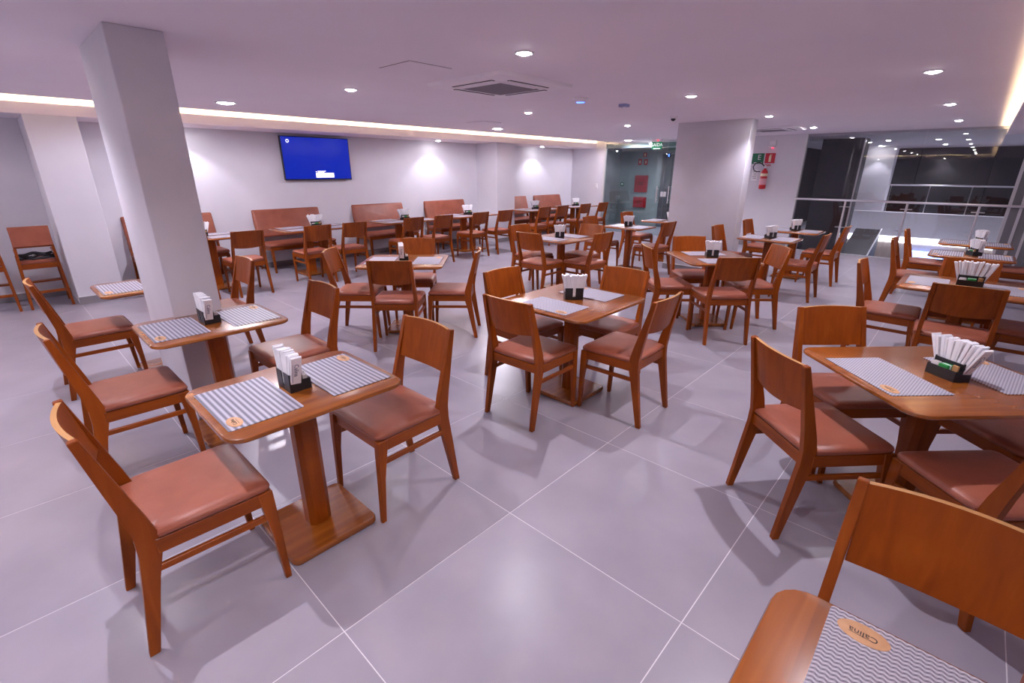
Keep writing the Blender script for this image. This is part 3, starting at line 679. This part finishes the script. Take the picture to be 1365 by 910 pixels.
# ------------------------------------------------------------------ upholstered benches
def bench_meshes(w_=1.15):
    D = {}; h = w_ / 2
    # local: +y towards the wall, origin at the seat centre on the floor; seat y -.27..+.25
    def leg(sx, y0, y1, z1, ry=0):
        bm = bmesh.new(); x = sx * (h - .03)
        loft(bm, [[(x + a * hx, yy + b_ * hy, z) for a, b_ in ((-1, -1), (1, -1), (1, 1), (-1, 1))] for yy, hx, hy, z in ((y0, .013, .014, 0), (y1, .022, .026, z1))])
        return mesh(bm)
    D['leg'] = [leg(-1, -.275, -.245, .40), leg(1, -.275, -.245, .40)]
    D['back_post'] = []
    for sx in (-1, 1):
        bm = bmesh.new(); prism(bm, [(.268, 0), (.294, 0), (.228, .36), (.228, .46), (.300, .835), (.272, .842), (.172, .47), (.168, .37)], 'x', sx * (h - .012) - .013, sx * (h - .012) + .013, .002); D['back_post'].append(mesh(bm))
    for k in ('leg', 'back_post'):
        for m_ in D[k]: m_.materials.append(M['wood_z'])
    D['seat_rail'] = [boxm(-h + .02, h - .02, -.265, -.24, .365, .425, .002), boxm(-h + .02, h - .02, .17, .195, .365, .425, .002), boxm(-h + .008, -h + .032, -.25, .19, .365, .425, .002), boxm(h - .032, h - .008, -.25, .19, .365, .425, .002)]
    for m_ in D['seat_rail']: m_.materials.append(M['wood_x'])
    bm = bmesh.new()
    loft(bm, [[(x, y - .035, z) for x, y in rrect(w_ - 2 * i, .50 - 2 * i, max(.03 - i * .5, .01), 4)] for i, z in ((.008, .425), (0, .432), (0, .452), (.008, .466), (.03, .474))])
    D['seat_cushion'] = [mesh(bm, 'c', True, 60)]
    bm = bmesh.new(); base = rrect(w_, .44, .02, 4)
    def bp(x, v, d):           # v along the leaning back, d = depth out of it
        z = .545 + (v + .22); lean = (z - .545) * .30
        return (x, .205 + lean - d - .0, z)
    loft(bm, [[bp(x * (1 - 2 * i / w_), v * (1 - 2 * i / .44), d) for x, v in base] for i, d in ((.004, -.012), (0, -.006), (0, .04), (.008, .052), (.03, .06))])
    D['back_cushion'] = [mesh(bm, 'c', True, 60)]
    for k in ('seat_cushion', 'back_cushion'): D[k][0].materials.append(M['leather'])
    return D
BM_ = bench_meshes()
for x, lb in ((1.305, 'brown leather bench partly hidden by the square column'), (3.055, 'brown leather bench below the television'), (4.88, 'brown leather bench right of the television'), (6.60, 'brown leather bench left of the pilaster, under a wall spot'),
              (8.80, 'brown leather bench right of the pilaster'), (10.26, 'brown leather bench in the far corner')):
    t = thing('upholstered_bench', lb, 'bench', (x, 7.145, 0), 0, 'brown leather benches')
    for nm, lst in BM_.items():
        for me in lst: link(nm, me, None, t)

# ------------------------------------------------------------------ wooden high chairs (back towards the viewer)
def high_chair(x, y, label):
    t = thing('high_chair', label, 'high chair', (x, y, 0), 0, 'wooden high chairs')
    for sx in (-1, 1):
        bm = bmesh.new(); prism(bm, [(-.215, 0), (-.18, 0), (-.165, .5), (-.195, .98), (-.222, .98), (-.20, .5)], 'x', sx * .19 - .013, sx * .19 + .013, .002); [setattr(v.co, 'x', v.co.x - sx * .032 * v.co.z) for v in bm.verts]; link('rear_leg', mesh(bm), M['wood_z'], t)
        bm = bmesh.new(); prism(bm, [(.185, 0), (.215, 0), (.17, .62), (.135, .62)], 'x', sx * .19 - .013, sx * .19 + .013, .002); [setattr(v.co, 'x', v.co.x - sx * .032 * v.co.z) for v in bm.verts]; link('front_leg', mesh(bm), M['wood_z'], t)
        link('side_rail', boxm(sx * .173 - .009, sx * .173 + .009, -.18, .17, .49, .545), M['wood_y'], t)
        link('side_stretcher', boxm(sx * .184 - .008, sx * .184 + .008, -.18, .19, .185, .215), M['wood_y'], t)
        link('arm', boxm(sx * .169 - .013, sx * .169 + .013, -.19, .19, .66, .69, .003), M['wood_y'], t)
    link('back_panel', boxm(-.176, .176, -.232, -.212, .755, .985, .004), M['leather'], t)
    link('back_rail', boxm(-.155, .155, -.205, -.180, .738, .762), M['wood_x'], t)
    link('lower_back_rail', boxm(-.178, .178, -.20, -.175, .185, .215), M['wood_x'], t)
    link('seat_back_rail', boxm(-.165, .165, -.195, -.172, .485, .545), M['wood_x'], t)
    c = link('seat_pad', slab(.33, .34, .02, [(.004, .545), (0, .55), (0, .575), (.01, .585)], 3), M['leather'], t)
    link('footrest', boxm(-.178, .178, .10, .20, .27, .29, .002), M['wood_x'], t)
    for k, zz in enumerate((.60, .628, .655)):
        st = bmesh.new()
        tube(st, [(-.15 + .30 * i / 10, -.12 + .02 * math.sin(i * 1.3 + k), zz + .010 * math.sin(i * .9 + k * 2)) for i in range(11)], .017, 6); link('safety_strap', mesh(st, 'strap', True, 60), M['black'], t)
    return t
high_chair(-.255, 6.95, 'wooden high chair with black straps leaning near the pilaster')
high_chair(-.735, 6.97, 'wooden high chair cut off by the left edge')

# ------------------------------------------------------------------ television
tv = thing('television', 'wall-mounted flat television showing a blue screen', 'television', (3.705, 7.395, 1.805))
link('casing', boxm(-.622, .622, -.045, .0, -.355, .355, .006), M['black'], tv)
link('bracket', boxm(-.25, .25, .0, .05, -.15, .15), M['black'], tv)
scr = bpy.data.materials.new('blue_screen'); scr.use_nodes = True; b_ = scr.node_tree.nodes['Principled BSDF']
b_.inputs['Base Color'].default_value = (.0, .004, .05, 1); b_.inputs['Roughness'].default_value = .12
b_.inputs['Emission Color'].default_value = (.0, .010, .27, 1); b_.inputs['Emission Strength'].default_value = 1.0
sc_ = link('screen', boxm(-.606, .606, -.047, -.044, -.335, .342), scr, tv)
glow = plain('screen_white', (.7, .7, .8), .4, emit=.75, emit_col=(.92, .9, 1.0))
link('dialog_box', boxm(-.07, .27, -.049, -.0471, -.315, -.235), glow, sc_)
for k, (a, c, z) in enumerate(((-.07, -.045, -.215), (-.035, .12, -.205), (-.035, .09, -.222))): link('caption_line', boxm(a, c, -.049, -.0471, z - .006, z + .006), glow, sc_)
bm = bmesh.new(); tube(bm, [(.022 * math.cos(i * PI / 8) - .50, -.0485, .022 * math.sin(i * PI / 8) + .275) for i in range(17)], .007, 6); link('round_icon', mesh(bm), glow, sc_)

# ------------------------------------------------------------------ ceiling equipment
def cassette(x, y, label, s=.95):
    t = thing('air_conditioner', label, 'air conditioner', (x, y, HC), 0, 'ceiling cassette air conditioners'); h = s / 2
    link('panel', slab(s, s, .05, [(.045, -.034), (.012, -.028), (0, -.004), (0, 0)], 4), M['ac'], t)
    link('grille_frame', slab(s * .56, s * .56, .02, [(.006, -.041), (0, -.036), (0, -.03)], 3), M['ac'], t)
    n = 26; w_ = s * .50
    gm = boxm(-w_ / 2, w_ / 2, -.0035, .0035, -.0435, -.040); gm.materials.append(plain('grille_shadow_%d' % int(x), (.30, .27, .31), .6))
    for i in range(n): link('grille_slat', gm, None, t, (0, -w_ / 2 + w_ * (i + .5) / n, 0))
    lm = boxm(-s * .26, s * .26, -.020, .020, -.0368, -.0335); lm.materials.append(M['dark'])
    fm = boxm(-s * .25, s * .25, -.007, .009, -.041, -.0372); fm.materials.append(M['ac'])
    for k in range(4):
        a = k * PI / 2; o = link('air_slot', lm, None, t, (math.cos(a) * s * .355, math.sin(a) * s * .355, 0), a + PI / 2)
        link('flap', fm, None, o)
    link('indicator', boxm(s * .20, s * .25, -s * .27, -s * .245, -.0415, -.038), M['dgrey'], t)
    return t
cassette(2.885, 2.0, 'square white air conditioner in the ceiling left of centre')
cassette(9.45, 1.62, 'distant square air conditioner in the ceiling near the extinguisher', .9)
def hatch(x, y, s, label):
    t = thing('access_panel', label, 'ceiling panel', (x, y, HC), 0, 'ceiling access panels')
    link('door', boxm(-s / 2, s / 2, -s / 2, s / 2, -.003, 0), M['ceil'], t); 
    for a, b_, c, d in ((-s / 2 - .005, -s / 2, -s / 2, s / 2), (s / 2, s / 2 + .005, -s / 2, s / 2), (-s / 2, s / 2, -s / 2 - .005, -s / 2), (-s / 2, s / 2, s / 2, s / 2 + .005)):
        link('gap', boxm(a, b_, c, d, -.0012, 0), M['dark'], t)
hatch(1.95, 1.98, .38, 'flush access panel in the ceiling left of the air conditioner')
hatch(5.3, 4.75, .40, 'flush access panel in the ceiling above the bench aisle')
ap = thing('wireless_access_point', 'round white ceiling access point with a blue light', 'access point', (4.08, 1.98, HC))
link('dome', lathe([(.085, 0), (.085, -.012), (.065, -.032), (.045, -.040)], 20), M['ac'], ap)
link('status_light', lathe([(.046, -.0395), (.046, -.0435), (.030, -.0445)], 16), M['blueled'], ap)
em = thing('smoke_detector', 'small boxy white detector on the ceiling', 'detector', (4.80, 1.88, HC))
link('housing', boxm(-.05, .05, -.045, .045, -.032, 0, .004), plain('bluish_plastic', (.30, .32, .55), .4), em); link('sensor', lathe([(.018, -.032), (.014, -.04)], 12), M['ac'], em)
sc2 = thing('security_camera', 'small ceiling camera with dark twin lenses left of broad column', 'camera', (6.42, 2.05, HC))
link('mount', lathe([(.055, 0), (.055, -.012), (.045, -.03)], 16), M['ac'], sc2); link('lens_ball', lathe([(.034, -.028), (.030, -.048), (.012, -.062)], 14), M['black'], sc2)

# ------------------------------------------------------------------ signs and fittings on the far wall
def board(name, label, cat, y0, y1, z0, z1, x, mat, th=.006):
    t = thing(name, label, cat, (x, (y0 + y1) / 2, (z0 + z1) / 2)); h, v = (y1 - y0) / 2, (z1 - z0) / 2
    link('plate', boxm(-th, 0, -h, h, -v, v), mat, t); return t
def wtext(s, size, mat, t, dy=0, dz=0, th=.0066, al='CENTER'):      # readable when looking towards +x
    me = text_mesh(s, size, .0004, al); me.transform(Matrix.Translation((-th, dy, dz)) @ Matrix.Rotation(R(-90), 4, 'Z') @ Matrix.Rotation(R(90), 4, 'X')); return link('lettering', me, mat, t)
t = board('exit_sign', 'green exit sign half hidden by the broad column', 'sign', 2.27, 2.66, 1.775, 1.99, X1 - .001, M['signgreen'])
wtext('E', .15, M['whiteprint'], t, -.10, .02); link('caption_bar', boxm(-.0068, -.006, -.165, .0, -.095, -.075), M['whiteprint'], t)
t = board('extinguisher_sign', 'red sign with a pale extinguisher pictogram', 'sign', 2.045, 2.245, 1.785, 1.99, X1 - .001, M['signred'])
link('pictogram_body', boxm(-.0068, -.006, -.024, .024, -.075, .045), M['cream'], t); link('pictogram_neck', boxm(-.0068, -.006, -.010, .014, .045, .07), M['cream'], t); link('pictogram_nozzle', boxm(-.0068, -.006, -.035, .01, .062, .074), M['cream'], t)
t = board('paper_notice', 'white paper notice on the wall left of the extinguisher', 'notice', 2.35, 2.47, 1.42, 1.66, X1 - .001, M['paper'], .002)
for k in range(5): link('print_line', boxm(-.0026, -.002, -.045, .04 - .012 * (k % 3), .07 - .035 * k, .078 - .035 * k), M['dgrey'], t)
t = thing('alarm_call_point', 'small white alarm box with red light above the extinguisher sign', 'alarm', (X1, 2.13, 2.18))
link('box', boxm(-.035, 0, -.065, .065, -.05, .07, .004), M['white'], t); link('lens', boxm(-.042, -.035, -.04, .04, -.01, .045), M['ac'], t); link('base_strip', boxm(-.04, 0, -.055, .085, -.075, -.052), M['white'], t); link('red_light', boxm(-.044, -.035, -.025, .005, -.098, -.076), M['redled'], t)
ex = thing('fire_extinguisher', 'red fire extinguisher with black hose hanging on the far wall', 'extinguisher', (X1 - .10, 2.18, 1.25))
link('cylinder', lathe([(.05, 0), (.068, .012), (.07, .03), (.07, .34), (.055, .38), (.025, .41), (.022, .43)], 20), M['red'], ex)
link('label_band', lathe([(.0705, .27), (.0712, .275), (.0712, .32), (.0705, .325)], 20, cap=False), M['cream'], ex)
link('instruction_band', lathe([(.0705, .09), (.0712, .095), (.0712, .215), (.0705, .22)], 20, cap=False), plain('pink_white_print', (.72, .35, .42), .5), ex)
link('valve', lathe([(.022, .43), (.028, .44), (.024, .48), (.012, .50)], 12), M['steel'], ex)
link('handle', boxm(-.012, .012, -.10, .015, .475, .49), M['red'], ex); link('lever', boxm(-.010, .010, -.10, .02, .50, .512), M['red'], ex)
link('hose', tubem([(0, .02, .47), (-.01, .07, .52), (-.02, .14, .555), (-.02, .21, .53), (-.02, .245, .46), (-.02, .22, .39), (-.02, .16, .36), (-.03, .10, .365), (-.04, .085, .36)], .012, 8), M['black'], ex)
link('hook', boxm(.03, .098, -.015, .015, .40, .43), M['steel'], ex)
# hanging SAÍDA sign in front of the doors
t = thing('hanging_exit_sign', 'green SAÍDA exit sign hanging before the glass doors', 'sign', (11.0, 4.635, 2.20))
link('plate', boxm(-.006, 0, -.135, .135, -.085, .085), M['exitgreen'], t); wtext('SAÍDA', .105, M['exitwhite'], t, 0, .015); link('caption_bar', boxm(-.0068, -.006, -.09, .09, -.074, -.060), M['exitwhite'], t)
link('lamp_housing', boxm(-.03, .03, -.13, .13, .088, .145), M['ac'], t); link('red_light', boxm(-.034, -.03, -.045, -.015, .10, .125), M['redled'], t)
t = thing('light_switch', 'white switch plate on the wall near the glass doors', 'switch', (X1, 6.58, 1.22)); link('plate', boxm(-.010, 0, -.045, .045, -.065, .065, .003), M['white'], t); link('button', boxm(-.014, -.010, -.018, .018, -.03, .03), M['ac'], t)
# lobby fittings seen through the doors
for z0, z1, lb in ((1.00, 1.49, 'upper dark red fire hose cabinet in the lobby'), (.545, .852, 'lower dark red fire cabinet in the lobby')):
    t = board('hose_cabinet', lb, 'cabinet', 6.14, 6.56, z0, z1, 13.549, M['darkred'], .06); t['group'] = 'lobby fire cabinets'
    link('door', boxm(-.066, -.06, -.19, .19, -(z1 - z0) / 2 + .02, (z1 - z0) / 2 - .02), M['darkred'], t)
    for k in range(2): link('print_line', boxm(-.068, -.066, -.09, .09, .02 - .05 * k, .04 - .05 * k), M['ink'], t)
for y0, y1, z0, z1, lb in ((6.41, 6.525, 1.79, 1.965, 'left small red fire sign on lobby wall'), (6.21, 6.33, 1.79, 1.955, 'right small red fire sign on lobby wall'), (6.26, 6.37, 2.02, 2.14, 'upper small red alarm sign on lobby wall')):
    t = board('fire_sign', lb, 'sign', y0, y1, z0, z1, 13.549, M['signred'], .004); t['group'] = 'lobby fire signs'; link('pictogram', boxm(-.005, -.004, -.02, .02, -.04, .04), M['cream'], t)
t = board('lift_indicator', 'small blue lit lift display in the lobby', 'display', 5.45, 5.57, 2.0, 2.10, 13.495, M['black'], .02); link('digits', boxm(-.022, -.02, -.02, .02, -.035, .035), M['blueled'], t)
t = board('door_sign', 'small dark green sign on the lobby wall at left', 'sign', 6.98, 7.09, 1.16, 1.28, 13.549, M['signgreen'], .004); link('pictogram', boxm(-.005, -.004, -.03, .03, -.02, .03), M['whiteprint'], t)
